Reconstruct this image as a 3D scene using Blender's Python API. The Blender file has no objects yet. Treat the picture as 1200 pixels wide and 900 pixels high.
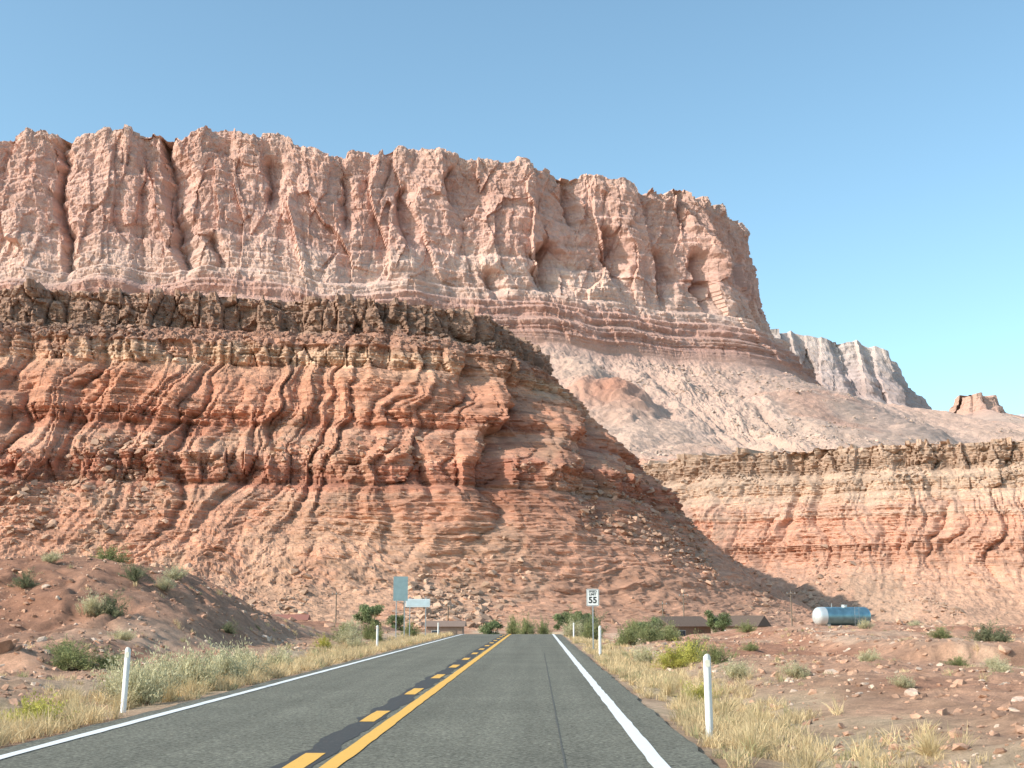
import bpy, bmesh, math, random
import numpy as np
from mathutils import Vector, Matrix
random.seed(4); rng=np.random.default_rng(7)
scene=bpy.context.scene
# ------------------------------------------------------------ noise
def hsh(ix,iy,seed):
    h=(ix*374761393+iy*668265263+seed*974634777)&0xffffffff
    h=((h^(h>>13))*1274126177)&0xffffffff
    h=h^(h>>16)
    h=((h^(h>>11))*1103515245)&0xffffffff
    return ((h^(h>>15))&0xffffff)/float(0xffffff)
def vn(x,y,seed=0):
    x,y=np.broadcast_arrays(np.asarray(x,float),np.asarray(y,float))
    fx=np.floor(x);fy=np.floor(y);ix=fx.astype(np.int64);iy=fy.astype(np.int64)
    tx=x-fx;ty=y-fy
    tx=tx*tx*tx*(tx*(tx*6-15)+10);ty=ty*ty*ty*(ty*(ty*6-15)+10)
    a=hsh(ix,iy,seed);b=hsh(ix+1,iy,seed);c=hsh(ix,iy+1,seed);d=hsh(ix+1,iy+1,seed)
    return ((a+(b-a)*tx)*(1-ty)+(c+(d-c)*tx)*ty)*2-1
def fbm(x,y,o=4,seed=0,g=.5):
    r=0;a=1;n=0
    for i in range(o):
        r=r+a*vn(x*2.03**i+i*17.3,y*2.03**i+i*9.7,seed+i*31);n+=a;a*=g
    return r/n*1.5
def cell(x,y,seed=0):
    ix=np.floor(x).astype(np.int64);iy=np.floor(y).astype(np.int64)
    F1=np.full(x.shape,9.);F2=np.full(x.shape,9.);R=np.zeros(x.shape);TX=np.zeros(x.shape)
    for dx in(-1,0,1):
        for dy in(-1,0,1):
            cx=ix+dx;cy=iy+dy
            px=cx+hsh(cx,cy,seed+1);py=cy+hsh(cx,cy,seed+2)
            d=np.maximum(np.abs(px-x),np.abs(py-y)*.8)+.2*np.abs(px-x);m=d<F1
            F2=np.where(m,F1,np.minimum(F2,d));F1=np.where(m,d,F1)
            R=np.where(m,hsh(cx,cy,seed+3),R);TX=np.where(m,(x-px)*(hsh(cx,cy,seed+4)-.5),TX)
    return F1,F2,R*2-1,TX
def ss(a,b,x):
    t=np.clip((x-a)/(b-a),0,1);return t*t*(3-2*t)
def saw(z,per,seed):
    """bedding: every bed leans out towards its top edge and drops back under the bed above"""
    q=z/per+.55*vn(z/(per*2.3),z*0,seed);k=np.floor(q).astype(np.int64);f=q-k
    amp=.35+.65*hsh(k,k*0,seed+5)
    return amp*(np.minimum(f*1.15,1)-(f>.93)*(f-.93)/.07)
def mixc(c,d,m): return c*(1-m[...,None])+np.array(d)*m[...,None]
def ramp(z,tab):
    tz=[t[0] for t in tab]
    return np.stack([np.interp(z,tz,[t[1][k] for t in tab]) for k in range(3)],-1)
# ------------------------------------------------------------ mesh helpers
def mesh_from(name,V,F,col=None,mat=None,smooth=False,link=True,mi=None):
    me=bpy.data.meshes.new(name)
    V=np.asarray(V,np.float32);F=np.asarray(F,np.int32);k=F.shape[1]
    me.vertices.add(len(V));me.vertices.foreach_set('co',V.ravel())
    me.loops.add(F.size);me.loops.foreach_set('vertex_index',F.ravel())
    me.polygons.add(len(F));me.polygons.foreach_set('loop_start',np.arange(0,F.size,k,dtype=np.int32))
    me.polygons.foreach_set('loop_total',np.full(len(F),k,np.int32))
    me.polygons.foreach_set('use_smooth',np.full(len(F),smooth,bool))
    if col is not None:
        a=me.color_attributes.new('Col','FLOAT_COLOR','POINT')
        c=np.ones((len(V),4),np.float32);c[:,:3]=np.clip(col,0.005,.95);a.data.foreach_set('color',c.ravel())
    me.update(calc_edges=True)
    if mat: me.materials.append(mat)
    if not link: return me
    o=bpy.data.objects.new(name,me);scene.collection.objects.link(o);return o
def grid_faces(nr,nc):
    i=np.arange(nr*nc).reshape(nr,nc)
    return np.stack([i[:-1,:-1],i[1:,:-1],i[1:,1:],i[:-1,1:]],-1).reshape(-1,4)
# ------------------------------------------------------------ materials
def newmat(name):
    m=bpy.data.materials.new(name);m.use_nodes=True;nt=m.node_tree
    return m,nt,nt.nodes['Principled BSDF']
def rockmat(name,s1,s2,bdist,bstr=.8,var=.35,rough=.95,gain=1.0):
    m,nt,b=newmat(name);N=nt.nodes;L=nt.links
    at=N.new('ShaderNodeAttribute');at.attribute_name='Col'
    tc=N.new('ShaderNodeTexCoord')
    n1=N.new('ShaderNodeTexNoise');n1.inputs['Scale'].default_value=s1;n1.inputs['Detail'].default_value=8;n1.inputs['Roughness'].default_value=.75
    n2=N.new('ShaderNodeTexNoise');n2.inputs['Scale'].default_value=s2;n2.inputs['Detail'].default_value=6;n2.inputs['Roughness'].default_value=.8
    L.new(tc.outputs['Object'],n1.inputs['Vector']);L.new(tc.outputs['Object'],n2.inputs['Vector'])
    mr=N.new('ShaderNodeMapRange');mr.inputs[1].default_value=.3;mr.inputs[2].default_value=.7;mr.inputs[3].default_value=gain*(1-var);mr.inputs[4].default_value=gain*(1+var)
    L.new(n1.outputs['Fac'],mr.inputs[0])
    mr2=N.new('ShaderNodeMapRange');mr2.inputs[1].default_value=.3;mr2.inputs[2].default_value=.7;mr2.inputs[3].default_value=1-var*.7;mr2.inputs[4].default_value=1+var*.7
    L.new(n2.outputs['Fac'],mr2.inputs[0])
    mu=N.new('ShaderNodeMath');mu.operation='MULTIPLY';L.new(mr.outputs[0],mu.inputs[0]);L.new(mr2.outputs[0],mu.inputs[1])
    vm=N.new('ShaderNodeVectorMath');vm.operation='SCALE';L.new(at.outputs['Color'],vm.inputs[0]);L.new(mu.outputs[0],vm.inputs['Scale'])
    L.new(vm.outputs[0],b.inputs['Base Color'])
    ad=N.new('ShaderNodeMath');ad.operation='ADD';L.new(n1.outputs['Fac'],ad.inputs[0]);L.new(n2.outputs['Fac'],ad.inputs[1])
    bp=N.new('ShaderNodeBump');bp.inputs['Strength'].default_value=bstr;bp.inputs['Distance'].default_value=bdist
    L.new(ad.outputs[0],bp.inputs['Height']);L.new(bp.outputs[0],b.inputs['Normal'])
    b.inputs['Roughness'].default_value=rough;b.inputs['Specular IOR Level'].default_value=.15
    return m
def plain(name,c,rough=.6,metal=0,nscale=8,var=.12,bump=0):
    m,nt,b=newmat(name);N=nt.nodes;L=nt.links
    tc=N.new('ShaderNodeTexCoord');n=N.new('ShaderNodeTexNoise');n.inputs['Scale'].default_value=nscale;n.inputs['Detail'].default_value=6
    L.new(tc.outputs['Object'],n.inputs['Vector'])
    cr=N.new('ShaderNodeValToRGB');cr.color_ramp.elements[0].position=.3;cr.color_ramp.elements[1].position=.7
    cr.color_ramp.elements[0].color=(*[x*(1-var) for x in c],1);cr.color_ramp.elements[1].color=(*[min(1,x*(1+var)) for x in c],1)
    L.new(n.outputs['Fac'],cr.inputs[0]);L.new(cr.outputs[0],b.inputs['Base Color'])
    b.inputs['Roughness'].default_value=rough;b.inputs['Metallic'].default_value=metal
    if bump:
        bp=N.new('ShaderNodeBump');bp.inputs['Distance'].default_value=bump;L.new(n.outputs['Fac'],bp.inputs['Height']);L.new(bp.outputs[0],b.inputs['Normal'])
    return m
# ------------------------------------------------------------ terrain sheets built from a rim line + slope profile
def gsm(a,w,step):
    n=int(3*w/step);k=np.exp(-.5*(np.arange(-n,n+1)*step/w)**2);k/=k.sum()
    return np.convolve(np.pad(a,n,mode='edge'),k,'valid') if n>0 else a
def sheet(name,rim,prof,ncol,nrow,disp,colf,mat,smw=12,nsm=30,plat=(300,14),offscale=None,zsm=3,u0=0,warm=(1,1,1)):
    R=np.array(rim,float);seg=np.r_[0,np.cumsum(np.hypot(*np.diff(R[:,:2],axis=0).T))]
    u=np.linspace(0,seg[-1],ncol);st=u[1]
    def ext(a,w):
        n=int(3*w/st);
        l=a[0]-(a[1]-a[0])*np.arange(n,0,-1);r=a[-1]+(a[-1]-a[-2])*np.arange(1,n+1)
        k=np.exp(-.5*(np.arange(-n,n+1)*st/w)**2);k/=k.sum()
        return np.convolve(np.r_[l,a,r],k,'valid')
    x=ext(np.interp(u,seg,R[:,0]),smw);y=ext(np.interp(u,seg,R[:,1]),smw);zt=gsm(np.interp(u,seg,R[:,2]),zsm,st)
    tx=gsm(np.gradient(x),nsm,st);ty=gsm(np.gradient(y),nsm,st);l=np.hypot(tx,ty);nx=ty/l;ny=-tx/l
    P=np.array(prof,float)            # (z,off)
    s=np.r_[0,np.cumsum(np.hypot(np.diff(P[:,0])*1.3,np.diff(P[:,1])))]
    t=np.linspace(0,s[-1],nrow);pz=np.interp(t,s,P[:,0]);po=np.interp(t,s,P[:,1])
    L,n=plat
    bo=-L*np.linspace(1,0,n,endpoint=False)**2
    po=np.r_[bo,po];pz=np.r_[np.full(n,P[0,0]),pz]
    ref=P[0,0];bot=P[-1,0]
    U,PZ=np.meshgrid(u,pz);_,PO=np.meshgrid(u,po)
    Z=bot+(PZ-bot)/(ref-bot)*(zt[None,:]-bot)
    PO2=offscale(U,PO) if offscale is not None else PO
    dh,dz=disp(U+u0,PZ,PO)
    rimf=np.clip(1+PO/6,0,1)*(PO<0)+(PO>=0)
    off=PO2+dh*rimf
    X=x[None,:]+nx[None,:]*off;Y=y[None,:]+ny[None,:]*off;Z=Z+dz
    C=colf(U+u0,PZ,PO,X,Y)*np.array(warm)
    V=np.stack([X,Y,Z],-1).reshape(-1,3)
    o=mesh_from(name,V,grid_faces(*X.shape),C.reshape(-1,3),mat)
    return o,X,Y,Z,C
rock_near=rockmat('strata_rock',.35,3.0,.30,.8,.24,.95,1.12)
rock_far=rockmat('sandstone_cliff',.05,.4,1.6,.7,.12,.95,1.10)
rock_vfar=rockmat('haze_tinted_cliff',.02,.1,4,.6,.12)
def gully(s,z,w,seed,zs=120):
    """0 in the gully floor, 1 on the buttress, sharp right-hand wall"""
    q=s/w+.9*fbm(s/(w*3),z/zs,2,seed);k=np.floor(q).astype(np.int64);f=q-k
    c=.5+.38*hsh(k,k*0,seed+2);d=.2+.8*hsh(k,k*0,seed+3)**.8;d2=.2+.8*hsh(k+1,k*0,seed+3)**.8
    up=np.clip(f/c,0,1);dn=np.clip((1-f)/(1-c),0,1)
    v=np.minimum(np.sin(up*1.57),dn**.7)
    return 1-(1-v)*np.where(f<c,d,d2)
# ---- near mesa
rimN=[(-330,352,100),(-260,366,101),(-200,374,101.5),(-159,380,101),(-120,388,101),(-80,396,100.5),(-44,400,100),(-20,412,99),(-3,438,97),(6,480,95.5),(2,560,94),(-30,680,95)]
profN=[(101,0),(98.5,.4),(90,1.4),(88.5,4.5),(84,12),(83,12.5),(76,14.5),(74,17),(69,23),(61,31),(60,32.0),(55,33.5),(46,44),(45,45),(37,48),(35.5,51),(22,66),(8,84),(2,100),(-3,125),(-6,150)]
def dispN(U,Z,O):
    s=U+.30*np.clip(O,0,200)
    s2=s+6*fbm(s/20,Z/24,3,11)+1.6*fbm(s/5,Z/6,2,12)
    g1=gully(s2,Z,18,5);g2=gully(s2+3,Z,7.9,8,60);g3=gully(s2,Z,3.1,9,30)
    md=.8+.7*fbm(U/45,Z/60,2,13)
    amp=np.interp(Z,[-6,2,10,20,36,45,60,75,84,89,101],[0,.3,1.2,3.2,7.0,9.6,9.4,7.2,4.2,3.0,2.8])
    dh=amp*(g1-.8)*md*1.15+amp*.5*(g2-.8)*(1.1-.5*md)+amp*.14*(g3-.8)
    dh+=7*fbm(U/75,Z/300,2,21)*np.interp(Z,[-6,10,40,101],[0,.6,1,1])
    zw=Z+.8*fbm(U/40,Z/14,2,40)+.4*vn(U/6,Z/5,41)
    red=ss(0,20,Z)*(1-.6*ss(84,86,Z))
    dh+=(saw(zw,3.3,50)*2.3+saw(zw+9,1.25,51)*.8-1.2)*red*(.75+.55*fbm(U/12,Z/14,2,52))
    f1,f2,r,tx=cell(U/6.5,Z/13+.2,61);f1b,f2b,rb,txb=cell(U/2.3+.3*vn(U/3,Z/4,60),Z/2.6,62);_,_,rc,txc=cell(U/1.0,Z/.9,63)
    capm=ss(88.8,90,Z)*(O>-8)+.8*ss(75.5,76.5,Z)*(1-ss(83,84,Z))+.75*ss(36,38,Z)*(1-ss(45,46.5,Z))+.5*ss(55,56,Z)*(1-ss(60,61,Z))+.1
    crack=np.clip(1-(f2-f1)*9,0,1)
    dh+=capm*(2.2*r+3.4*tx+.75*rb+1.0*txb+.25*rc-1.2*crack)
    rub=ss(83.5,84.5,Z)*(1-ss(88.5,90,Z))+.7*(1-ss(8,36,Z))
    dh+=.55*fbm(U/1.9,Z/1.3,4,70,.6)*ss(-5,6,Z)+rub*.9*fbm(U/2.2,O/2.2,3,71,.7)
    dz=rub*.85*fbm(U/2.6,O/2.6,4,72,.7)+np.where(O<=0,1.5*r+.6*rb,0)+3.5*(1-ss(14,34,Z))*fbm(U/26,O/50,3,74)
    return dh,dz
def colN(U,Z,O,X,Y):
    zw=Z+2.2*fbm(U/26,Z/10,3,80)
    c=ramp(zw,[(-6,(.43,.275,.195)),(8,(.44,.265,.185)),(30,(.43,.24,.165)),(36,(.35,.175,.122)),(45,(.37,.185,.13)),(47,(.46,.255,.175)),(56,(.35,.175,.122)),(60,(.44,.235,.16)),(70,(.43,.235,.16)),(74,(.45,.28,.195)),(76,(.50,.37,.27)),(81,(.46,.335,.245)),(83,(.34,.205,.15)),(88,(.33,.20,.15)),(90,(.27,.185,.14)),(98,(.31,.215,.165)),(101,(.37,.26,.20))])
    pt=ss(-.1,.45,fbm(U/14,Z/9,3,87))*ss(73,75,Z)*(1-ss(83,84.5,Z));c=mixc(c,(.40,.24,.17),pt*.8)
    st=fbm(zw/1.4,zw*0+3.3,3,81,.7);c*=(1+.28*st*ss(-2,16,Z))[...,None]
    st2=ss(.35,.6,fbm(zw/4.5,U/200,2,82))*ss(10,40,Z)*(1-ss(74,80,Z));c=mixc(c,(.52,.36,.27),st2*.4)
    s=U+.30*O
    rb=ss(.0,.5,fbm(s/26+.7*fbm(s/9,Z/12,3,84),Z/60,4,83,.6))*(1-ss(50,74,Z));c=mixc(c,(.42,.30,.215),rb*.5)
    c*=(1+.16*fbm(U/9,Z/5,4,85,.65)+.10*fbm(U/1.2,Z/.8,2,86))[...,None]
    return c
mesaN=sheet('red_rock_mesa',rimN,profN,1450,620,dispN,colN,rock_near,smw=5,nsm=22,plat=(160,16),zsm=3,warm=(1.06,.95,.90))
# ---- right mesa
rimR=[(-120,900,83),(-40,850,82),(20,770,82),(57,690,81),(95,640,81.5),(151,605,80.5),(223,580,80),(330,560,80),(470,540,80)]
profR=[(81,0),(79,.8),(70,2.5),(68,6),(64,12),(63,13),(58,16),(56,19),(50,27),(49,28),(44,30),(34,40),(33,41),(27,43),(18,53),(6,74),(-2,108),(-6,150)]
def dispR(U,Z,O):
    s=U-.1*O;s2=s+5*fbm(s/22,Z/24,3,111)+1.5*fbm(s/5,Z/6,2,112)
    g1=gully(s2,Z,20,105);g2=gully(s2,Z,8.4,108,60);g3=gully(s2,Z,3.4,109,30)
    md=.8+.7*fbm(U/50,Z/60,2,113)
    amp=np.interp(Z,[-6,2,12,30,45,58,70,81],[0,.5,2.4,7.5,7.4,4.6,3.4,2.8])
    dh=amp*(g1-.8)*md*1.15+amp*.5*(g2-.8)*(1.1-.5*md)+amp*.2*(g3-.8)
    dh+=8*fbm(U/80,Z/300,2,121)*ss(-6,20,Z)
    zw=Z+.8*fbm(U/40,Z/12,2,140)+.35*vn(U/6,Z/5,141)
    dh+=(saw(zw,3.4,150)*1.9+saw(zw,1.3,151)*.7-1.1)*ss(0,14,Z)*(.75+.5*fbm(U/12,Z/14,2,152))
    f1,f2,r,tx=cell(U/7.5,Z/14+.1,161);f1b,f2b,rb,txb=cell(U/2.8+.3*vn(U/3,Z/4,160),Z/3,162)
    capm=ss(67,69.5,Z)*(O>-8)+.6*ss(57,58.5,Z)*(1-ss(63,64,Z))+.5*ss(27,29,Z)*(1-ss(33,35,Z))+.1
    dh+=capm*(2.4*r+3.8*tx+.9*rb+1.1*txb-1.4*np.clip(1-(f2-f1)*9,0,1))+.7*fbm(U/2.2,Z/1.5,4,170,.6)*ss(-5,6,Z)
    dz=np.where(O<=0,1.5*r+.7*rb,0)+.9*fbm(U/3.5,O/3.5,4,174,.7)*(1-ss(5,30,Z))+3.5*(1-ss(10,28,Z))*fbm(U/30,O/50,3,175)
    return dh,dz
def colR(U,Z,O,X,Y):
    zw=Z+2*fbm(U/30,Z/10,3,180)
    c=ramp(zw,[(-6,(.45,.30,.22)),(8,(.46,.31,.23)),(27,(.46,.285,.21)),(44,(.47,.285,.21)),(46,(.50,.36,.28)),(50,(.46,.30,.23)),(54,(.49,.36,.275)),(60,(.47,.355,.27)),(66,(.42,.315,.24)),(71,(.34,.25,.19)),(79,(.39,.29,.22)),(82,(.46,.35,.27))])
    c*=(1+.2*fbm(zw/1.4,zw*0+3.3,3,181,.7)*ss(0,12,Z))[...,None]
    rb=ss(.0,.5,fbm(U/24+.6*fbm(U/8,Z/12,3,182),Z/60,4,183,.6))*(1-ss(40,60,Z));c=mixc(c,(.43,.32,.24),rb*.55)
    return c*(1+.15*fbm(U/10,Z/6,4,185,.65))[...,None]
mesaR=sheet('sandstone_mesa',rimR,profR,1150,360,dispR,colR,rock_near,smw=12,nsm=40,plat=(420,40),zsm=5,warm=(1.06,.96,.90))
# ---- far escarpment
rimF=[(-1150,1420,590),(-944,1450,588),(-661,1500,582),(-614,1500,595),(-575,1502,582),(-516,1505,602),(-450,1512,586),(-403,1520,604),(-311,1540,596),(-269,1550,574),(-225,1560,582),(-173,1570,596),(-98,1600,588),(-8,1620,592),(40,1640,578),(85,1660,583),(150,1682,572),(212,1700,578),(243,1714,572),(284,1800,570),(321,1895,584),(334,2000,595),(334,2250,600)]
profF=[(585,0),(560,3),(520,8),(515,12),(450,20),(446,25),(405,33),(398,48),(385,54),(380,66),(362,70),(356,84),(342,87),(336,98),(322,102),(300,130),(250,230),(200,330),(160,430),(125,540),(100,660),(88,800)]
lu=[0]
for a,b in zip(rimF[:-1],rimF[1:]): lu.append(lu[-1]+math.hypot(b[0]-a[0],b[1]-a[1]))
CLEFT=[(-590,10,24,380,620),(-455,14,34,385,620),(-240,12,18,470,560),(-172,12,20,440,540),(-110,10,16,500,575),(-60,20,28,372,432),(14,26,40,392,488),(40,14,20,500,620),(95,18,28,425,520),(165,12,20,400,500),(218,16,28,400,500),(-330,11,20,480,560),(-390,14,18,380,450),(195,11,16,510,620)]
def dispF(U,Z,O):
    cl=ss(318,345,Z)
    s2=U+10*fbm(U/90,Z/200,3,211)
    low=1-ss(395,430,Z)
    big=18*fbm(U/230,Z/900,2,200)*(1-.7*ss(lu[16],lu[18],U))
    g1=gully(s2,Z,120,205,900);g2=gully(s2+.15*Z,Z,47,206,400)
    dh=big+15*(g1-.8)+4.5*(g2-.8)
    f1,f2,r,tx=cell((s2+.22*Z)/62,(Z-.15*U)/120,220);_,g2_,rb,txb=cell((s2-.18*Z)/24,(Z+.1*U)/52,221);_,_,rc,txc=cell(s2/9,(Z+.2*U)/17,222)
    dh+=(5.5*r+33*tx+2.8*rb+11*txb)*(1-.75*low)+1.2*rc+3.0*txc
    for px,w,d,z0,z1 in CLEFT:
        uc=np.interp(px,[r_[0] for r_ in rimF[:-2]],lu[:-2])
        q=(U-uc-.16*(585-Z)*(z1>600)+9*fbm(Z/45,Z*0+px,4,7,.6))/(w*(1+.5*fbm(Z/30,Z*0+px,3,8)))
        q=np.where(q>0,q*.6,q*1.3)+.25
        dh-=d*np.clip(1-np.abs(q),0,1)*ss(z0,z0+30,Z)*(1-ss(z1-14,z1,Z+.25*(U-uc)))
    zw=Z+6*fbm(U/150,Z/60,3,240)
    dh+=(saw(zw,24,250)*(4.2+7*low)+saw(zw,8.5,251)*(1.3+4.0*low))*(.8+.5*fbm(U/40,Z/30,3,253))+2.4*fbm(U/9,Z/9,4,252,.65)
    dh=dh*cl*(1-.25*low)+(1-cl)*0.25*big
    ta=1-ss(300,340,Z)
    k1=np.abs(fbm((U+.2*O)/60,O/260,3,260))
    dz=ta*ss(330,250,Z)*(-6+16*k1)+ta*(7*fbm(U/30,O/40,5,261,.65)+1.6*fbm(U/7,O/7,3,262,.8))
    rr=hsh(np.floor(s2/17).astype(np.int64),np.zeros(U.shape,np.int64),77)*2-1
    dz+=ss(556,584,Z)*(3.5*rr+6*fbm(U/26,U*0,4,266,.6)+2.5*rb)+np.where(O<0,4*fbm(U/30,O/30,3,263),0)
    return dh,dz
def knoll(X,Y,x0,y0,r,h):
    d=np.hypot(X-x0,(Y-y0)*.8)/r*(1+.22*fbm(X/22,Y/22,2,264))
    return h*np.exp(-d**2)
def colF(U,Z,O,X,Y):
    zw=Z+8*fbm(U/150,Z/60,3,280)
    c=ramp(zw,[(88,(.50,.385,.315)),(200,(.50,.395,.33)),(300,(.49,.375,.315)),(326,(.44,.30,.25)),(345,(.39,.255,.215)),(352,(.46,.325,.275)),(366,(.42,.275,.23)),(380,(.47,.325,.275)),(392,(.55,.43,.37)),(430,(.55,.415,.355)),(452,(.53,.37,.315)),(520,(.55,.385,.325)),(560,(.53,.37,.31)),(585,(.54,.40,.335)),(600,(.40,.34,.27))])  # rock tones paled so the colour itself carries some distance haze
    cl=ss(318,340,Z)
    wh=ss(.05,.6,fbm(U/90,Z/50,5,281,.6)-.9*np.abs(Z-440)/100+.1)*ss(370,400,Z);c=mixc(c,(.62,.51,.44),wh*.5)
    c*=(1+.07*fbm(U/16,Z/120,4,282,.6)*cl)[...,None]
    c*=(1+.09*fbm(zw/6,U/400,3,283,.7)*cl)[...,None]
    vs=ss(.15,.6,fbm(U/45,Z/60,5,284,.6))*ss(420,470,Z);c=mixc(c,(.46,.29,.235),vs*.5)
    rt=ss(.2,.6,fbm(X/170,Y/70,4,285))*(1-ss(290,330,Z));c=mixc(c,(.48,.29,.22),rt*.5)
    gt=ss(.1,.7,fbm(X/60,Y/60,4,287,.7))*(1-ss(290,330,Z));c=mixc(c,(.43,.36,.30),gt*.25)
    rk=knoll(X,Y,80,1330,36,1)+.9*knoll(X,Y,62,960,60,1);c=mixc(c,(.40,.215,.155),np.clip(rk*.9,0,.85)*(1-cl))
    c*=(1+.12*fbm(U/30,Z/20+O/40,5,286,.7))[...,None]
    return c
def osF(U,O):
    k=1+1.3*ss(lu[18],lu[20],U)
    return np.where(O>105,105+(O-105)*k,O)
farS=sheet('sandstone_escarpment',rimF,profF,1750,640,dispF,colF,rock_far,smw=7,nsm=28,plat=(600,24),offscale=osF,zsm=5,warm=(1.06,.94,.90))
me=farS[0].data;co=np.empty(len(me.vertices)*3,np.float32);me.vertices.foreach_get('co',co);co=co.reshape(-1,3)
kz=(co[:,2]<345)*(knoll(co[:,0],co[:,1],80,1330,40,19)+knoll(co[:,0],co[:,1],62,960,60,10));kz=kz+1.3*np.sin(kz*1.3)*(kz>2);co[:,2]+=kz
me.vertices.foreach_set('co',co.ravel());me.update()
# ---- distant cliffs
def dispD(sc):
    def f(U,Z,O):
        f1,f2,r,tx=cell(U/(60*sc),Z/(220*sc),301)
        dh=sc*(30*(gully(U,Z,130*sc,300,900)-.7)+14*r+34*tx+6*saw(Z,30*sc,303)+5*fbm(U/(20*sc),Z/(20*sc),4,304,.6))
        dz=np.where(O<=0,8*sc*r+3*sc*fbm(U/30,O/30,3,305),5*fbm(U/60,O/60,4,306,.7))
        return dh,dz
    return f
def colD(tab,seed=0):
    def f(U,Z,O,X,Y):
        c=ramp(Z+12*fbm(U/200,Z/80,3,310+seed),tab)
        return c*(1+.15*fbm(U/60,Z/40,4,311+seed))[...,None]
    return f
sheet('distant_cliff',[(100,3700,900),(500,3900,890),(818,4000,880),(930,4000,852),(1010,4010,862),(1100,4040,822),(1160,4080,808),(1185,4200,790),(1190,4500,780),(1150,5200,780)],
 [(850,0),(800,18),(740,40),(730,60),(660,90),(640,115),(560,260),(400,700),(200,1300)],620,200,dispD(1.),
 colD([(200,(.48,.38,.33)),(640,(.49,.39,.35)),(670,(.46,.345,.315)),(740,(.48,.375,.345)),(850,(.52,.43,.39))]),rock_vfar,smw=14,nsm=60,plat=(500,10))  # aerial haze is painted into these rock colours
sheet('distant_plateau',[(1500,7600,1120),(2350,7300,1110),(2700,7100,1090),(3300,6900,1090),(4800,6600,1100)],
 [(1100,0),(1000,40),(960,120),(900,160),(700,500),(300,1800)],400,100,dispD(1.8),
 colD([(200,(.46,.42,.42)),(900,(.42,.42,.46)),(1100,(.46,.47,.52))],5),rock_vfar,smw=40,nsm=120,plat=(900,8))  # blue-grey of distance haze put straight into the rock colour
bp=[]
for i in range(25):
    a=math.radians(200+i*14);rr=26*(1+.25*math.sin(3*a+1));bp.append((812+rr*1.25*math.cos(a),2350+rr*math.sin(a),402-10*abs(math.sin(a*2))))
sheet('distant_butte',bp,[(405,0),(396,2),(385,6),(383,11),(372,14),(366,30),(350,70),(310,180),(240,420)],300,120,dispD(.22),
 colD([(200,(.48,.36,.29)),(350,(.49,.35,.28)),(366,(.47,.30,.235)),(405,(.47,.30,.23))],9),rock_far,smw=3,nsm=8,plat=(24,8))
# ------------------------------------------------------------ ground
def road_z(y):
    y=np.asarray(y,float);t=np.clip(y-108,0,75);z=-.0008*t*t
    return z+np.where(y>183,-.02*np.clip(y-183,0,60),0)
def nat(x,y):
    x=np.asarray(x,float);y=np.asarray(y,float)
    m=3*fbm(x/14,y/14,3,401)
    left=ss(-7.2,-12,x);right=ss(2.6,9,x)
    n=.18*fbm(x/7,y/7,3,402)+.11*fbm(x/1.5,y/1.5,4,403,.6)+.04*fbm(x/.4,y/.4,2,407)
    base=-2.2*ss(122,175,y)+1.6*ss(200,270,y)
    M=ss(43,61,y+m)*(1-.9*ss(66,100,y+m*.5))*ss(-11.5,-19.5,x+m*.35+.05*(y-60))
    L=M*(4.05+.35*fbm(x/9,y/9,3,404))+.55*ss(34.5,35.6,y+m*.9)*ss(-13,-15,x)*(1-M)+.12
    gul=np.abs(fbm(x/2.2+.6*fbm(x/3,y/3,3,409),y/6,3,408));L=L-M*(1-M)*1.5*(1-np.minimum(gul*2.5,1))
    led=ss(0,.4,y-45.5+m*1.6+.5*fbm(x/1.2,y/3,3,421))
    Rr=.2+.6*led*ss(12,14.5,x+.4*m)-.25*ss(75,120,y)*ss(12,24,x)-.35*ss(12,18,x)*ss(48,70,y)*ss(95,70,y)-1.1*ss(70,120,y)*(1-ss(15.5,21,x))
    return base+left*L+right*Rr+n*(left+right)
def gz(x,y):
    x=np.asarray(x,float);y=np.asarray(y,float)
    w=np.where(x<0,ss(-7.0,-9.5,x),ss(2.0,4.5,x))
    dit=-.22*np.exp(-((x+9)/1.3)**2)-.22*np.exp(-((x-4)/1.3)**2)
    e=.03*fbm(x/.6,y/.6,3,405)*np.where(x<0,ss(-6.9,-7.6,x),ss(1.95,2.6,x))
    rz=road_z(y);far=ss(190,260,y)
    near=(rz-.02)*(1-w)+(nat(x,y)+rz*.15*(y<300))*w+dit+e
    return near*(1-far)+far*(np.where(y>183,-1.0,0)+.4*fbm(x/30,y/30,3,406)-4*ss(300,900,y)-.5)
yy=[-60.,-40,-25,-15,-8,-2,3,7,10]
while yy[-1]<9000:
    y=yy[-1];yy.append(y+max(.11,(.0030*y if y<140 else .006*y if y<260 else .03*y)))
xr=[0.]
while xr[-1]<7000:
    x=xr[-1];xr.append(x+(.14 if x<22 else min(.014*(x-22)+.14,200)))
xx=np.array(sorted([-v for v in xr[1:]]+xr));yy=np.array(yy)
X,Y=np.meshgrid(xx,yy);Zg=gz(X,Y)
c=np.ones(X.shape+(3,))*np.array((.50,.285,.19))
c=mixc(c,(.41,.205,.13),ss(-.1,.6,fbm(X/9,Y/9,4,410)))
c=mixc(c,(.57,.385,.275),ss(.0,.6,fbm(X/5,Y/12,4,411,.65))*.85)
mnd=ss(-12,-20,X)*ss(42,52,Y);c=mixc(c,(.36,.17,.105),mnd*.8)
vg=np.maximum(np.exp(-((X+9.)/2.6)**2),np.exp(-((X-3.8)/2.4)**2));c=mixc(c,(.54,.42,.28),np.clip(vg*(.75+.5*fbm(X/1.5,Y/3,3,412)),0,1))
c*=(1+.22*fbm(X/1.1,Y/1.1,4,413,.65))[...,None]
dirt=rockmat('red_dirt',3,22,.06,1.0,.34)
ground=mesh_from('desert_ground',np.stack([X,Y,Zg],-1).reshape(-1,3),grid_faces(*X.shape),c.reshape(-1,3),dirt,smooth=True)
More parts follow.
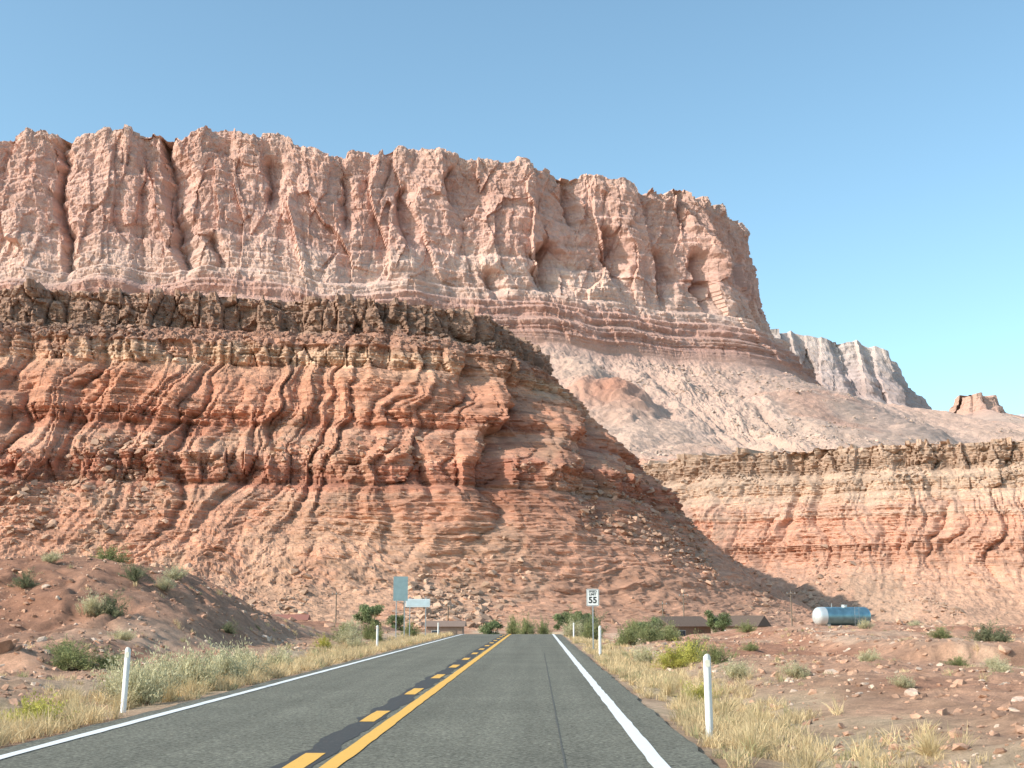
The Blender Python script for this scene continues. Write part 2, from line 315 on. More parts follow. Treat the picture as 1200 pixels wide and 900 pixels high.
# ------------------------------------------------------------ road
def asphalt_mat():
    m,nt,b=newmat('asphalt');N=nt.nodes;L=nt.links
    tc=N.new('ShaderNodeTexCoord')
    n1=N.new('ShaderNodeTexNoise');n1.inputs['Scale'].default_value=16;n1.inputs['Detail'].default_value=6;n1.inputs['Roughness'].default_value=.9
    vo=N.new('ShaderNodeTexVoronoi');vo.inputs['Scale'].default_value=30
    mp=N.new('ShaderNodeMapping');mp.inputs['Scale'].default_value=(1.1,.02,1)
    n2=N.new('ShaderNodeTexNoise');n2.inputs['Scale'].default_value=1.3;n2.inputs['Detail'].default_value=4
    n3=N.new('ShaderNodeTexNoise');n3.inputs['Scale'].default_value=.35;n3.inputs['Detail'].default_value=5
    L.new(tc.outputs['Object'],n1.inputs['Vector']);L.new(tc.outputs['Object'],vo.inputs['Vector']);L.new(tc.outputs['Object'],mp.inputs[0]);L.new(mp.outputs[0],n2.inputs['Vector']);L.new(tc.outputs['Object'],n3.inputs['Vector'])
    def mr(src,a,b_,lo,hi):
        q=N.new('ShaderNodeMapRange');q.inputs[1].default_value=a;q.inputs[2].default_value=b_;q.inputs[3].default_value=lo;q.inputs[4].default_value=hi;L.new(src,q.inputs[0]);return q.outputs[0]
    def mul(a,b_):
        q=N.new('ShaderNodeMath');q.operation='MULTIPLY';L.new(a,q.inputs[0]);L.new(b_,q.inputs[1]);return q.outputs[0]
    f=mul(mul(mr(n1.outputs['Fac'],.3,.7,.3,1.8),mr(vo.outputs['Color'],0,1,.5,1.5)),mul(mr(n2.outputs['Fac'],.3,.7,.86,1.14),mr(n3.outputs['Fac'],.3,.7,.9,1.1)))
    vm=N.new('ShaderNodeVectorMath');vm.operation='SCALE';vm.inputs[0].default_value=(.160,.152,.118);L.new(f,vm.inputs['Scale'])
    L.new(vm.outputs[0],b.inputs['Base Color']);b.inputs['Roughness'].default_value=.85;b.inputs['Specular IOR Level'].default_value=.25
    bp=N.new('ShaderNodeBump');bp.inputs['Distance'].default_value=.012;bp.inputs['Strength'].default_value=.8;L.new(n1.outputs['Fac'],bp.inputs['Height']);L.new(bp.outputs[0],b.inputs['Normal'])
    return m
def paint_mat(name,c,wear=.42,alt=(.14,.14,.12)):
    m,nt,b=newmat(name);N=nt.nodes;L=nt.links
    tc=N.new('ShaderNodeTexCoord');n=N.new('ShaderNodeTexNoise');n.inputs['Scale'].default_value=14;n.inputs['Detail'].default_value=8;n.inputs['Roughness'].default_value=.8
    L.new(tc.outputs['Object'],n.inputs['Vector']);cr=N.new('ShaderNodeValToRGB');e=cr.color_ramp.elements
    e[0].position=wear-.06;e[0].color=(*alt,1);e[1].position=wear;e[1].color=(*c,1);x=e.new(.75);x.color=(*[v*.85 for v in c],1)
    L.new(n.outputs['Fac'],cr.inputs[0]);L.new(cr.outputs[0],b.inputs['Base Color']);b.inputs['Roughness'].default_value=.7
    return m
def strip(name,x0,x1,y0,y1,h,mat,nx=2,jit=0,parent=None,seed=1):
    ys=np.arange(y0,y1+1e-6,max((y1-y0)/600,.25)) if y1-y0>4 else np.linspace(y0,y1,8)
    xs=np.linspace(x0,x1,nx);Xs,Ys=np.meshgrid(xs,ys)
    if jit:
        Xs=Xs.copy();Xs[:,0]+=jit*fbm(ys/.7,ys*0+seed,4,seed);Xs[:,-1]+=jit*fbm(ys/.7,ys*0+seed+9,4,seed+3)
    Zs=road_z(Ys)+h
    o=mesh_from(name,np.stack([Xs,Ys,Zs],-1).reshape(-1,3),grid_faces(*Xs.shape),None,mat)
    if parent:o.parent=parent
    return o
asph=asphalt_mat()
road=strip('asphalt_road',-6.85,2.05,-30,250,.012,asph,3,.07)
white=paint_mat('white_road_paint',(.82,.82,.80),.37);yel=paint_mat('yellow_road_paint',(.84,.46,.09),.40)
tar=paint_mat('tar_seal',(.055,.054,.05),.44,(.12,.115,.095));seam=plain('seam_seal',(.095,.092,.078),.85,0,6,.3)
strip('edge_line',1.29,1.48,-30,240,.022,white,2,.012,road,3)
strip('edge_line_far_side',-6.50,-6.32,-30,240,.022,white,2,.012,road,5)
strip('centre_line_solid',-2.43,-2.22,-30,240,.022,yel,2,.012,road,7)
strip('tar_strip',-2.94,-2.52,-30,240,.017,tar,2,.09,road,9)
strip('paving_seam',.30,.325,-10,60,.017,seam,2,.008,road,19)
yd=13.95-7.0*6
while yd<200:
    strip('centre_dash',-2.84,-2.60,yd,yd+2.3,.022,yel,2,.01,road,11);yd+=7.0
# ------------------------------------------------------------ rocks
def ico(sub):
    bm=bmesh.new();bmesh.ops.create_icosphere(bm,subdivisions=sub,radius=1)
    V=np.array([v.co[:] for v in bm.verts]);F=np.array([[v.index for v in f.verts] for f in bm.faces]);bm.free();return V,F
def rockvars(sub,n):
    V,F=ico(sub);out=[]
    for k in range(n):
        r=np.random.default_rng(100+k);W=V.copy()
        for _ in range(10):
            d=r.normal(size=3);d/=np.linalg.norm(d);h=r.uniform(.3,.65);p=W@d;W-=np.outer(np.clip(p-h,0,None),d)
        W+=r.normal(size=W.shape)*.03
        W*=np.array([r.uniform(.9,1.5),r.uniform(.8,1.3),r.uniform(.6,1.0)])*1.25;out.append(W)
    return out,F
def scatter_rocks(name,P,S,cols,mat,sub=2):
    vs,F=rockvars(sub,8);n=len(P);nv=len(vs[0])
    VV=np.empty((n,nv,3));th=rng.uniform(0,6.28,n);ph=rng.uniform(-.5,.5,n)
    ks=rng.integers(0,8,n)
    for k in range(8):
        m=ks==k
        if not m.any():continue
        W=vs[k][None]*S[m][:,None,None];c_,s_=np.cos(th[m])[:,None],np.sin(th[m])[:,None]
        x=W[...,0]*c_-W[...,1]*s_;y=W[...,0]*s_+W[...,1]*c_;z=W[...,2]
        c2,s2=np.cos(ph[m])[:,None],np.sin(ph[m])[:,None]
        VV[m]=np.stack([x*c2-z*s2,y,x*s2+z*c2],-1)
    VV+=P[:,None,:]
    FF=(F[None]+(np.arange(n)*nv)[:,None,None]).reshape(-1,3)
    return mesh_from(name,VV.reshape(-1,3),FF,np.repeat(cols,nv,0),mat)
stone=rockmat('boulder_rock',3,14,.05,.7,.25,.95,1.08)
def sheet_rocks(name,S,n,zlo,zhi,smin,smax,base,colmix,seed,ymax=1e9,xmin=-1e9,xmax=1e9,cl=22):
    o,X,Y,Z,C=S;r=np.random.default_rng(seed)
    z=Z.ravel();xf=X.ravel();w=np.where((z>zlo)&(z<zhi)&(Y.ravel()<ymax)&(xf>xmin)&(xf<xmax),1.,0.);w*=(.05+ss(.0,.6,fbm(xf/cl,Z.ravel()/26,3,seed))*2.5)*(1+1.2*ss(zhi,zlo,z))
    idx=r.choice(z.size,n,p=w/w.sum());s=smin*(smax/smin)**(r.random(n)**2.6)
    P=np.stack([X.ravel()[idx],Y.ravel()[idx],z[idx]+.15*s],-1)+r.normal(size=(n,3))*[.2,.2,0]
    col=C.reshape(-1,3)[idx]*(1-colmix)+np.array(base)*colmix;col=col*r.uniform(.7,1.25,(n,1))
    return scatter_rocks(name,P,s,col,stone,1)
sheet_rocks('talus_boulders',mesaN,16000,-2,50,.22,1.6,(.44,.30,.215),.65,501,520)
sheet_rocks('ledge_boulders',mesaN,3500,83.5,90,.3,1.5,(.32,.21,.155),.5,502,560)
sheet_rocks('talus_boulders',mesaR,8500,-2,32,.3,2.0,(.45,.32,.235),.6,503)
sheet_rocks('ledge_boulders',mesaR,3000,57,70,.4,1.9,(.42,.31,.235),.6,504)
sheet_rocks('talus_boulders',farS,5500,90,310,.7,3.0,(.44,.35,.285),.6,505,1700,-100,700,90)
def ground_stones(name,n,xr_,yr_,smin,smax,pale,seed,pw=3.0):
    r=np.random.default_rng(seed);x=r.uniform(*xr_,n);y=yr_[0]*(yr_[1]/yr_[0])**r.random(n)
    k=(fbm(x/3,y/3,3,seed)+r.uniform(-.5,.6,n))>-.1;x=x[k];y=y[k];n=len(x)
    s=smin*(smax/smin)**(r.random(n)**pw)*(1+y/90)
    col=np.array((.45,.265,.18))*r.uniform(.65,1.35,(n,1));pm=r.random(n)<pale;col[pm]=np.array((.59,.44,.34))*r.uniform(.8,1.2,(pm.sum(),1))
    return scatter_rocks(name,np.stack([x,y,gz(x,y)+.05*s],-1),s,col,stone,1)
ground_stones('gravel',34000,(3.4,62),(9,95),.018,.11,.18,601,1.9)
ground_stones('gravel',28000,(-48,-8.4),(13,80),.018,.11,.12,602,1.9)
ground_stones('scattered_rocks',600,(6,60),(13,120),.06,.22,.3,603)
ground_stones('scattered_rocks',600,(-60,-12),(28,110),.08,.28,.25,604)
for x,y,s in((8.3,20.3,.26),(9.35,19.9,.17),(10.0,20.2,.13),(8.6,23.5,.18),(10.6,24.5,.22),(12.5,19,.15),(7.4,26,.16),(13.4,30,.25)):
    p=np.array([[x,y,float(gz(x,y))+.03]]);scatter_rocks('pale_boulder',p,np.array([s*.7]),np.array([[.58,.42,.33]]),stone,3)
# ------------------------------------------------------------ vegetation
leafm,nt,b=newmat('foliage')
at=nt.nodes.new('ShaderNodeAttribute');at.attribute_name='Col';nt.links.new(at.outputs['Color'],b.inputs['Base Color']);b.inputs['Roughness'].default_value=.8;b.inputs['Specular IOR Level'].default_value=.2
tr=nt.nodes.new('ShaderNodeBsdfTranslucent');nt.links.new(at.outputs['Color'],tr.inputs[0]);mx=nt.nodes.new('ShaderNodeMixShader');mx.inputs[0].default_value=.35
nt.links.new(b.outputs[0],mx.inputs[1]);nt.links.new(tr.outputs[0],mx.inputs[2]);nt.links.new(mx.outputs[0],nt.nodes['Material Output'].inputs[0])
def blades(base,dirs,L,w,droop,r):
    n=len(base);side=np.cross(dirs,r.normal(size=(n,3)));side/=np.linalg.norm(side,axis=1)[:,None]
    mid=base+dirs*(L*.55)[:,None];tip=base+dirs*L[:,None];tip[:,2]-=droop*L
    a=base-side*w[:,None];b_=base+side*w[:,None];c_=mid+side*(w*.8)[:,None];d=mid-side*(w*.8)[:,None]
    V=np.stack([a,b_,c_,d,tip],1)
    F0=np.array([[0,1,2],[0,2,3],[3,2,4]]);F=(F0[None]+(np.arange(n)*5)[:,None,None]).reshape(-1,3)
    return V.reshape(-1,3),F
def shrub_mesh(name,kind,seed):
    r=np.random.default_rng(seed)
    pal={'sage':((.43,.39,.23),(.65,.59,.38)),'green':((.17,.20,.09),(.36,.36,.16)),'yellow':((.38,.37,.08),(.58,.52,.14)),'dark':((.14,.16,.09),(.28,.28,.16)),'dry':((.54,.41,.22),(.74,.59,.35))}[kind]
    ns=90 if kind!='dry' else 320
    az=r.uniform(0,6.28,ns);el=r.uniform(.15,1.5,ns)
    if kind=='sage': el=r.uniform(.6,1.5,ns)
    D=np.stack([np.cos(az)*np.cos(el),np.sin(az)*np.cos(el),np.sin(el)],-1)
    lump=1+.35*np.sin(az*2+seed)+.25*np.sin(az*3+el*4+seed*2)
    L=r.uniform(.6,1.05,ns)*lump
    base=r.normal(size=(ns,3))*([.09,.09,.0] if kind!='sage' else [.28,.28,0])
    V,F=blades(base,D,L,np.full(ns,.008),.1,r);C=np.tile(np.array((.25,.19,.12)),(len(V),1)) if kind!='dry' else np.repeat(np.array(pal[0])+(np.array(pal[1])-pal[0])*r.random((ns,1)),5,0)
    if kind!='dry':
        m=3400;i=r.integers(0,ns,m);t=r.uniform(.25,1.03,m)**.7
        P=base[i]+D[i]*(L[i]*t)[:,None]+r.normal(size=(m,3))*.05*(.4+t)[:,None];P[:,2]=np.abs(P[:,2]-.1*t*t*L[i])+.01
        dd=D[i]*.7+r.normal(size=(m,3))*.5+[0,0,.4];dd/=np.linalg.norm(dd,axis=1)[:,None]
        V2,F2=blades(P,dd,r.uniform(.05,.13,m),r.uniform(.009,.018,m),.1,r)
        cc=np.array(pal[0])+(np.array(pal[1])-pal[0])*np.clip(r.random((m,1))*.6+t[:,None]*.4,0,1)
        cc*=(.75+.5*hsh(i,i*0,seed))[:,None]
        F=np.r_[F,F2+len(V)];V=np.r_[V,V2];C=np.r_[C,np.repeat(cc,5,0)]
    return mesh_from(name,V*[1,1,.85],F,C,leafm,link=False)
SM={k:[shrub_mesh(k+'_shrub',k,i*7+j*31+3) for i in range(3)] for j,k in enumerate(('sage','green','yellow','dark','dry'))}
NM={'sage':'sagebrush','green':'desert_shrub','yellow':'rabbitbrush','dark':'desert_shrub','dry':'dry_grass_clump'}
def shrub(kind,x,y,w,h,i=[0]):
    o=bpy.data.objects.new(NM[kind],SM[kind][i[0]%3]);i[0]+=1;scene.collection.objects.link(o)
    o.location=(x,y,float(gz(x,y))-.03);o.scale=(w/2,w/2,h*1.05);o.rotation_euler=(0,0,random.uniform(0,6.28));return o
for k,x,y,w,h in (
 ('sage',-8.0,26.2,1.3,.9),('sage',-8.3,27.5,1.5,1.05),('sage',-9.0,28.6,1.4,1.0),('sage',-8.0,30.5,1.5,1.1),('sage',-8.9,32,1.6,1.15),('sage',-8.0,33.5,1.5,1.1),('sage',-8.2,36,1.5,1.05),('sage',-8.9,38,1.6,1.05),('sage',-8.3,41.5,1.3,.9),
 ('dry',-8.3,23.5,1.1,.6),('dry',-8.8,24.8,1.1,.6),('dry',-8.0,25.2,1.0,.6),('dry',-9.5,22.6,.9,.5),('dry',-7.7,29.3,.9,.6),('dry',-7.6,34.5,1.0,.6),('dry',-9.6,26.5,1.0,.55),('dry',-7.7,39.5,1,.6),('dry',-7.6,27,.8,.55),('dry',-7.6,32,.8,.55),('dry',-7.6,37,.9,.6),('dry',-7.7,44,1,.6),('dry',-8.3,47,1.1,.6),('dry',-7.8,51,1.1,.6),('dry',-8.5,56,1.2,.7),
 ('yellow',-7.9,20.6,1.2,.6),('yellow',-8.3,21.2,.9,.5),('green',-13.3,37,1.8,.8),('green',-12.4,37.5,1.5,.65),('green',-14.0,38.5,1.4,.65),('dark',-17,51.5,1.5,1.05),('sage',-17.6,51.3,1.4,.9),
 ('green',-20.7,62,1.9,1.0),('sage',-17.6,62.5,1.5,.8),('sage',-16.8,58,1.2,.7),('dark',-17.8,57,1.4,.9),('dark',-21.5,54,1.2,.8),('dark',-13.8,58,1.1,.6),('sage',-15,47,1,.5),('sage',-22,58,1.1,.6),
 ('sage',-10.2,70,1.8,1.0),('green',-11,74,1.6,1.2),('green',-9.8,80,1.5,1.0),('sage',-9.2,66,1.2,.8),('yellow',-10.5,64,1.2,.7),('green',-11.5,90,2.2,1.5),('sage',-14,98,2.2,1.2),('green',-9.8,101,2,1.3),
 ('yellow',5.2,46,1.6,.95),('yellow',4.6,44,1.4,.85),('green',5.8,42.5,1.2,.7),('green',5.6,47,1.4,.9),('sage',4.0,49,1.2,.8),('sage',5.4,35.5,1.0,.55),('sage',6.6,33.5,.9,.45),
 ('dry',3.3,23.8,1.2,.65),('dry',2.9,26,1,.6),('dry',3.7,22.2,1.1,.6),('dry',2.8,17.5,.9,.55),('dry',3.2,15.8,.9,.5),('dry',3.6,14.6,.8,.5),('dry',6.4,14.8,.9,.45),('dry',3.0,30,1,.6),('dry',3.6,33,1,.6),('yellow',3.4,28,.8,.5),('dry',5.0,17,.8,.45),
 ('dark',15.6,45.6,1.3,.7),('dark',16.1,45.7,1,.55),('green',13.4,42,.9,.4),('sage',9.8,39,.8,.4),('sage',11.6,33,.7,.35),('green',17.5,57,1.3,.6),('sage',7.5,27,.6,.3),('sage',12.5,36,.8,.35),('green',9,55,.9,.4),
 ('green',5.2,74,2.2,1.2),('green',6.6,76,2.0,1.1),('green',8,79,2.0,1.0),('green',4.0,98,2.2,1.6),('sage',2.8,101,2,1.4),('green',7,95,2.4,1.7),('dark',9.5,104,2.8,2.0),('green',11,108,2.6,1.8),('dark',4.6,112,2.8,2.4),('green',3.2,115,2.4,2.3),
 ('green',-1,128,2.4,2.0),('green',-2.4,130,2.0,2.2),('green',.6,131,2.0,1.8),('sage',22,88,1.4,.7),('sage',30,104,1.4,.8),('sage',13,100,1.4,.7),('green',18,112,2,1)):
    shrub(k,x,y,w,h)
def grass(name,n,xr_,yr_,seed,hmul=1,green=.25,thr=-.15):
    r=np.random.default_rng(seed);x=r.normal(xr_[0],xr_[1],n);y=yr_[0]*(yr_[1]/yr_[0])**r.random(n)
    k=(fbm(x/1.6,y/3.5,3,seed+1)+r.uniform(-.3,.3,n)>thr)&((x<-7.15)|(x>2.25));x=x[k];y=y[k];n=len(x);m=22
    bx=np.repeat(x,m)+r.normal(size=n*m)*.06;by=np.repeat(y,m)+r.normal(size=n*m)*.06
    az=r.uniform(0,6.28,n*m);el=r.uniform(.7,1.5,n*m);D=np.stack([np.cos(az)*np.cos(el),np.sin(az)*np.cos(el),np.sin(el)],-1)
    hh=np.repeat(r.uniform(.12,.5,n)**1.1*1.1,m)*r.uniform(.6,1.1,n*m)*hmul
    V,F=blades(np.stack([bx,by,gz(bx,by)-.01],-1),D,hh,.0035+.0001*by,.15,r)
    g=(r.random(n)<green)[:,None];cc=np.where(g,np.array((.46,.42,.22)),np.array((.78,.60,.35)))*r.uniform(.7,1.15,(n,1));cc=np.repeat(cc,m,0)*r.uniform(.8,1.15,(n*m,1))
    return mesh_from(name,V,F,np.repeat(cc,5,0),leafm)
grass('roadside_grass',6000,(-8.4,.8),(13,110),701,1.1,.06,-.3)
grass('roadside_grass',4200,(3.3,.8),(9,110),702,.85,.10,-.1)
grass('sparse_grass',800,(14,8),(12,100),703,.6,.3,.1)
grass('sparse_grass',700,(-15,5),(20,100),704,.6,.3,.1)
bark=plain('bark',(.16,.12,.09),.9,0,20,.3,.01)
def tree(x,y,h,seed,name='cottonwood_tree',zoff=0):
    r=np.random.default_rng(seed);root=bpy.data.objects.new(name,None);scene.collection.objects.link(root);root.location=(x,y,float(gz(x,y))+zoff)
    bm=bmesh.new()
    def limb(a,b_,r0,r1):
        a=Vector(a);b_=Vector(b_);d=b_-a;mt=Matrix.Translation((a+b_)/2)@d.to_track_quat('Z','Y').to_matrix().to_4x4()
        bmesh.ops.create_cone(bm,segments=8,radius1=r0,radius2=r1,depth=d.length,matrix=mt,cap_ends=True)
    limb((0,0,-.2),(0.05*h,0,h*.45),h*.035,h*.022);cs=[]
    for i in range(16):
        a=i*2.4+r.random();q=(math.cos(a)*h*.3*r.uniform(.2,1.2),math.sin(a)*h*.3*r.uniform(.2,1.2),h*r.uniform(.32,.9));limb((.04*h,0,h*r.uniform(.2,.44)),q,h*.016,h*.004);cs.append(q)
    me=bpy.data.meshes.new('trunk');bm.to_mesh(me);bm.free();me.materials.append(bark);t=bpy.data.objects.new('trunk',me);scene.collection.objects.link(t);t.parent=root
    cs=np.array(cs);m=5200;i=r.integers(0,16,m);v=r.normal(size=(m,3));v/=np.linalg.norm(v,axis=1)[:,None]
    P=cs[i]+v*(h*r.uniform(.10,.19,16)[i]*r.random(m)**.5)[:,None]*[1,1,.8];dd=r.normal(size=(m,3));dd/=np.linalg.norm(dd,axis=1)[:,None]
    V,F=blades(P,dd,r.uniform(.03,.06,m)*h,r.uniform(.008,.014,m)*h,.1,r)
    cc=np.array((.21,.25,.12))*r.uniform(.6,1.5,(m,1))*(.7+.6*hsh(i,i*0,seed))[:,None];o=mesh_from('crown',V,F,np.repeat(cc,5,0),leafm);o.parent=root
tree(-21.5,165,4.6,1);tree(-17,158,3.2,2);tree(3.6,150,3.8,3);tree(6.0,155,4.2,4);tree(14.5,165,3.9,5);tree(-6,170,4.0,6);tree(12.0,158,3.6,7);tree(22.6,163,4.0,10)
# ------------------------------------------------------------ built objects
def bm_obj(name,bm,mats,parent=None,smooth=False,bevel=0):
    me=bpy.data.meshes.new(name);bm.to_mesh(me);bm.free()
    for m in mats if isinstance(mats,(list,tuple)) else [mats]: me.materials.append(m)
    if smooth:
        for p in me.polygons:p.use_smooth=True
    o=bpy.data.objects.new(name,me);scene.collection.objects.link(o)
    if parent:o.parent=parent
    if bevel:
        q=o.modifiers.new('b','BEVEL');q.width=bevel;q.segments=2
    return o
def box(name,sx,sy,sz,loc,mat,parent=None,bevel=0,rot=0):
    bm=bmesh.new();bmesh.ops.create_cube(bm,size=1,matrix=Matrix.Diagonal((sx,sy,sz,1)));o=bm_obj(name,bm,mat,parent,bevel=bevel);o.location=loc;o.rotation_euler=(0,0,rot);return o
def cyl(name,r,h,loc,mat,parent=None,r2=None,rot=(0,0,0),seg=20):
    bm=bmesh.new();bmesh.ops.create_cone(bm,segments=seg,radius1=r,radius2=r if r2 is None else r2,depth=h,cap_ends=True);o=bm_obj(name,bm,mat,parent);o.location=loc;o.rotation_euler=rot
    return o
def empty(name,x,y,rot=0,z=None):
    o=bpy.data.objects.new(name,None);scene.collection.objects.link(o);o.location=(x,y,float(gz(x,y)) if z is None else z);o.rotation_euler=(0,0,rot);return o
def plate(name,w,h,t,rad,mat,parent,loc):
    bm=bmesh.new();pts=[]
    for cx,cz,a0 in((w/2-rad,h/2-rad,0),(-w/2+rad,h/2-rad,90),(-w/2+rad,-h/2+rad,180),(w/2-rad,-h/2+rad,270)):
        for k in range(6):
            a=math.radians(a0+k*18);pts.append((cx+rad*math.cos(a),cz+rad*math.sin(a)))
    f=bm.faces.new([bm.verts.new((p[0],0,p[1])) for p in pts])
    e=bmesh.ops.extrude_face_region(bm,geom=[f]);bmesh.ops.translate(bm,verts=[v for v in e['geom'] if isinstance(v,bmesh.types.BMVert)],vec=(0,t,0))
    bmesh.ops.recalc_face_normals(bm,faces=bm.faces);o=bm_obj(name,bm,mat,parent);o.location=loc;return o
wp=plain('white_post_paint',(.78,.78,.76),.5,0,9,.08);galv=plain('galvanised_steel',(.42,.44,.45),.45,.7,20,.15);blk=plain('black_sign_paint',(.02,.02,.02),.5)
refl=plain('reflector',(.75,.72,.6),.2);wsh=plain('white_sign_sheeting',(.8,.8,.78),.4,0,5,.04)
alu=plain('sign_back_aluminium',(.24,.34,.36),.5,.15,3,.1);pale=plain('pale_sign_panel',(.55,.66,.70),.5,0,3,.1);wood=plain('weathered_wood',(.20,.15,.11),.9,0,25,.3,.01)
def delineator(x,y,h=1.25,lean=0):
    e=empty('roadside_delineator_post',x,y);e.rotation_euler=(0,lean,0)
    bm=bmesh.new()
    xs=[-.05,-.032,-.011,.011,.032,.05];ys_=[.022,.0,-.012,-.012,.0,.022];top=[h-.05,h-.015,h,h,h-.015,h-.05]
    lo=[bm.verts.new((a,b_,-.25)) for a,b_ in zip(xs,ys_)];hi=[bm.verts.new((a,b_,c_)) for a,b_,c_ in zip(xs,ys_,top)]
    for i in range(5):bm.faces.new((lo[i],lo[i+1],hi[i+1],hi[i]))
    o=bm_obj('post',bm,wp,e);q=o.modifiers.new('s','SOLIDIFY');q.thickness=.008;q.offset=1
    plate('reflector',.07,.10,.005,.012,refl,e,(0,-.024,h-.14))
for x,y,h,l in((2.55,19.6,1.22,-.01),(-7.75,24.5,1.2,.03),(2.6,54,1.35,0),(-8.1,66,1.3,0),(-7.9,104,1.2,0),(2.7,96,1.2,0)):delineator(x,y,h,l)
e=empty('speed_limit_sign',2.75,64)
box('post',.06,.05,3.2,(0,.03,1.45),galv,e,.008)
plate('panel',.62,.84,.006,.05,wsh,e,(0,-.004,2.62))
plate('border_outer',.585,.805,.002,.045,blk,e,(0,-.007,2.62));plate('border_inner',.545,.765,.002,.035,wsh,e,(0,-.010,2.62))
def text(body,size,loc,parent):
    cu=bpy.data.curves.new('t','FONT');cu.body=body;cu.size=size;cu.align_x='CENTER';cu.align_y='CENTER';cu.extrude=.001;cu.offset=size*.03
    o=bpy.data.objects.new('t',cu);scene.collection.objects.link(o);dg=bpy.context.evaluated_depsgraph_get();me=bpy.data.meshes.new_from_object(o.evaluated_get(dg));bpy.data.objects.remove(o)
    me.materials.clear();me.materials.append(blk);t=bpy.data.objects.new('lettering',me);scene.collection.objects.link(t);t.parent=parent;t.location=loc;t.rotation_euler=(math.pi/2,0,0)
text('SPEED',.15,(0,-.013,2.91),e);text('LIMIT',.15,(0,-.013,2.77),e);text('55',.42,(0,-.013,2.48),e)
e=empty('guide_sign',-9.9,94,.05)
for px in(-.3,.3): box('post',.07,.07,4.6,(px,.04,2.1),galv,e,.01)
plate('panel',1.05,1.75,.01,.06,alu,e,(0,-.01,3.6))
for zz in(3.1,3.65,4.2): box('stiffener',.95,.03,.05,(0,.02,zz),galv,e)
e=empty('destination_sign',-9.0,98,.05)
for px in(-.6,.6): box('post',.07,.07,3.4,(px,.04,1.5),galv,e,.01)
plate('panel',1.85,.62,.01,.05,pale,e,(0,-.01,2.75));plate('panel_border',1.75,.53,.003,.04,wsh,e,(0,-.015,2.75));plate('panel_field',1.68,.46,.003,.04,pale,e,(0,-.019,2.75))
def pole(x,y,h):
    e=empty('utility_pole',x,y);cyl('shaft',.12,h+.5,(0,0,h/2-.25),wood,e,.08)
    box('crossarm',1.5,.1,.12,(0,-.1,h-.5),wood,e,.01)
    for a in(-.6,0,.6):cyl('insulator',.05,.14,(a,-.1,h-.37),galv,e,.03)
for x,y,h in((-31,200,7.2),(-13,190,6),(-5.6,185,5.2),(18.8,195,6.4),(21.4,190,7.0),(39,200,7.6),(-20,195,6.2)):pole(x,y,h)
bm=bmesh.new();prof=[];Rr=.87;Lh=2.3
for k in range(9):
    a=math.pi/2*k/8;prof.append((-Lh-.62*math.cos(a),Rr*math.sin(a)))
prof+=[(x_,Rr) for x_ in np.linspace(-Lh,Lh,10)[1:-1]]
for k in range(9):
    a=math.pi/2*(1-k/8);prof.append((Lh+.62*math.cos(a),Rr*math.sin(a)))
ns=40;rings=[]
for x_,r_ in prof: rings.append([bm.verts.new((x_,r_*math.cos(2*math.pi*j/ns),r_*math.sin(2*math.pi*j/ns))) for j in range(ns)])
for a,b_ in zip(rings[:-1],rings[1:]):
    for j in range(ns):bm.faces.new((a[j],a[(j+1)%ns],b_[(j+1)%ns],b_[j]))
bmesh.ops.remove_doubles(bm,verts=bm.verts,dist=.001);bmesh.ops.recalc_face_normals(bm,faces=bm.faces)
e=empty('storage_tank',28.9,124,math.radians(14))
tb=plain('tank_metal',(.22,.38,.44),.35,.75,1.2,.25);tw=plain('tank_lit_tone',(.66,.69,.69),.4,.4,2,.12)  # paler tone paints sunlight onto the shell's left end; manway shares it
o=bm_obj('shell',bm,[tb,tw],e,True);o.location=(0,0,1.0)
for p in o.data.polygons:
    if p.center.x<-1.75:p.material_index=1
for a in(-1.75,-.6,.6,1.75):
    cyl('weld_band',Rr+.012,.05,(a,0,1.0),tb,e,None,(0,math.pi/2,0),40)
conc=plain('concrete',(.4,.37,.33),.9)
for a in(-1.6,1.6):
    box('saddle',.28,1.3,.35,(a,0,.14),conc,e,.02);box('footing',.5,1.6,.6,(a,0,-.33),conc,e,.02)
cyl('manway',.26,.2,(.3,0,1.94),tw,e,.26);cyl('manway_lid',.31,.04,(.3,0,2.06),tw,e);cyl('vent_pipe',.04,.4,(-1,0,2.0),galv,e)
for a in(-.22,.22): box('ladder_rail',.03,.03,1.9,(1.1+a,-.95,.95),galv,e)
for k in range(6): box('ladder_rung',.42,.025,.025,(1.1,-.95,.2+k*.3),galv,e)
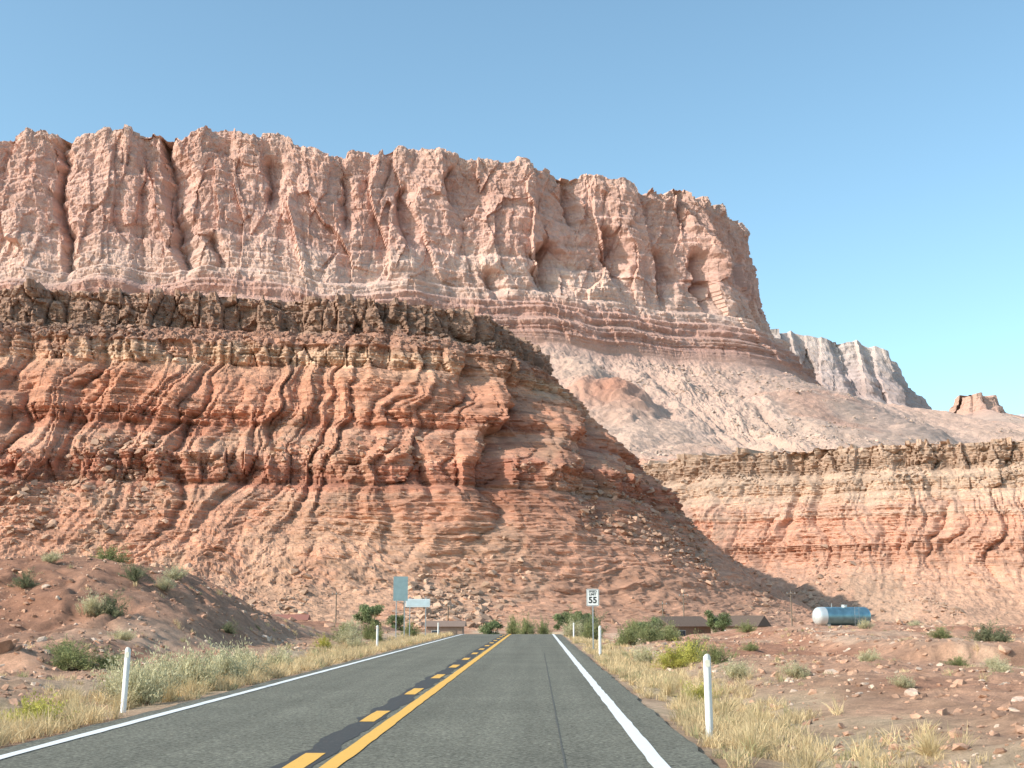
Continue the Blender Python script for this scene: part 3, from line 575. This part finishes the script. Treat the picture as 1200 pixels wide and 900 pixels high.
def house(name,x,y,w,d,h,rh,wc,rc,rot=0,z=None):
    e=empty(name,x,y,rot,z);wm=plain('house_wall',wc,.85,0,4,.1);rm=plain('house_roof',rc,.85,0,6,.2);gl=plain('window_glass',(.05,.07,.09),.1);fr=plain('trim',(.6,.56,.5),.6)
    box('walls',w,d,h+.8,(0,0,h/2-.4),wm,e)
    bm=bmesh.new();o_=.4;a=[bm.verts.new(v) for v in((-w/2-o_,-d/2-o_,h+.003),(w/2+o_,-d/2-o_,h+.003),(w/2+o_,d/2+o_,h+.003),(-w/2-o_,d/2+o_,h+.003),(-w/2-o_,0,h+rh),(w/2+o_,0,h+rh))]
    for f in((0,1,5,4),(2,3,4,5),(0,4,3),(1,2,5),(3,2,1,0)):bm.faces.new([a[i] for i in f])
    bm_obj('roof',bm,rm,e)
    n=max(2,int(w/3))
    for i in range(n):
        cx=-w/2+(i+.5)*w/n
        if i==n//2: box('door',.9,.06,2.0,(cx,-d/2-.033,1.0),wood,e)
        else:
            box('window_frame',1.15,.05,1.05,(cx,-d/2-.028,1.5),fr,e);box('window',1.0,.03,.9,(cx,-d/2-.07,1.5),gl,e)
house('brown_house',18.8,172,6.4,5,2.5,1.3,(.26,.18,.13),(.16,.105,.075),.55,-2.35)
house('brown_house',26.0,168,6.0,4.6,2.5,1.35,(.34,.24,.18),(.14,.095,.07),-.5,-2.3)
house('red_shed',-32,160,7,5,2.6,.7,(.30,.12,.08),(.33,.13,.09),.1,-1.6)
house('stone_house',-13,185,5,5,2.5,.8,(.35,.24,.18),(.25,.17,.13),0,-2.5)
# ------------------------------------------------------------ light, sky, camera
sv=Vector((-.84,-.40,.60)).normalized();el=math.asin(sv.z);az=math.atan2(sv.x,sv.y)
w=bpy.data.worlds.new('World');scene.world=w;w.use_nodes=True;nt=w.node_tree
sk=nt.nodes.new('ShaderNodeTexSky');sk.sky_type='NISHITA';sk.sun_disc=False;sk.sun_elevation=el;sk.sun_rotation=az%(2*math.pi);sk.air_density=1.0;sk.dust_density=2.2;sk.ozone_density=1.5;sk.altitude=1000
tint=nt.nodes.new('ShaderNodeMix');tint.data_type='RGBA';tint.blend_type='MULTIPLY';tint.inputs[0].default_value=1;tint.inputs[7].default_value=(1.72,1.98,1.76,1)
nt.links.new(sk.outputs[0],tint.inputs[6])
bg=nt.nodes['Background'];nt.links.new(tint.outputs[2],bg.inputs[0]);bg.inputs[1].default_value=.14
sl=bpy.data.lights.new('sun','SUN');sl.energy=5.0;sl.angle=math.radians(.5);sl.color=(1,.93,.84)
so=bpy.data.objects.new('sun',sl);scene.collection.objects.link(so);so.rotation_euler=sv.to_track_quat('Z','Y').to_euler()
cd=bpy.data.cameras.new('camera');cam=bpy.data.objects.new('camera',cd);scene.collection.objects.link(cam);cam.location=(0,0,1.7)
cam.rotation_euler=(math.radians(100.2),0,math.radians(1.1));cd.lens=45;cd.sensor_width=36;cd.clip_start=.1;cd.clip_end=30000;scene.camera=cam
scene.view_settings.view_transform='Standard';scene.view_settings.look='None';scene.view_settings.exposure=0
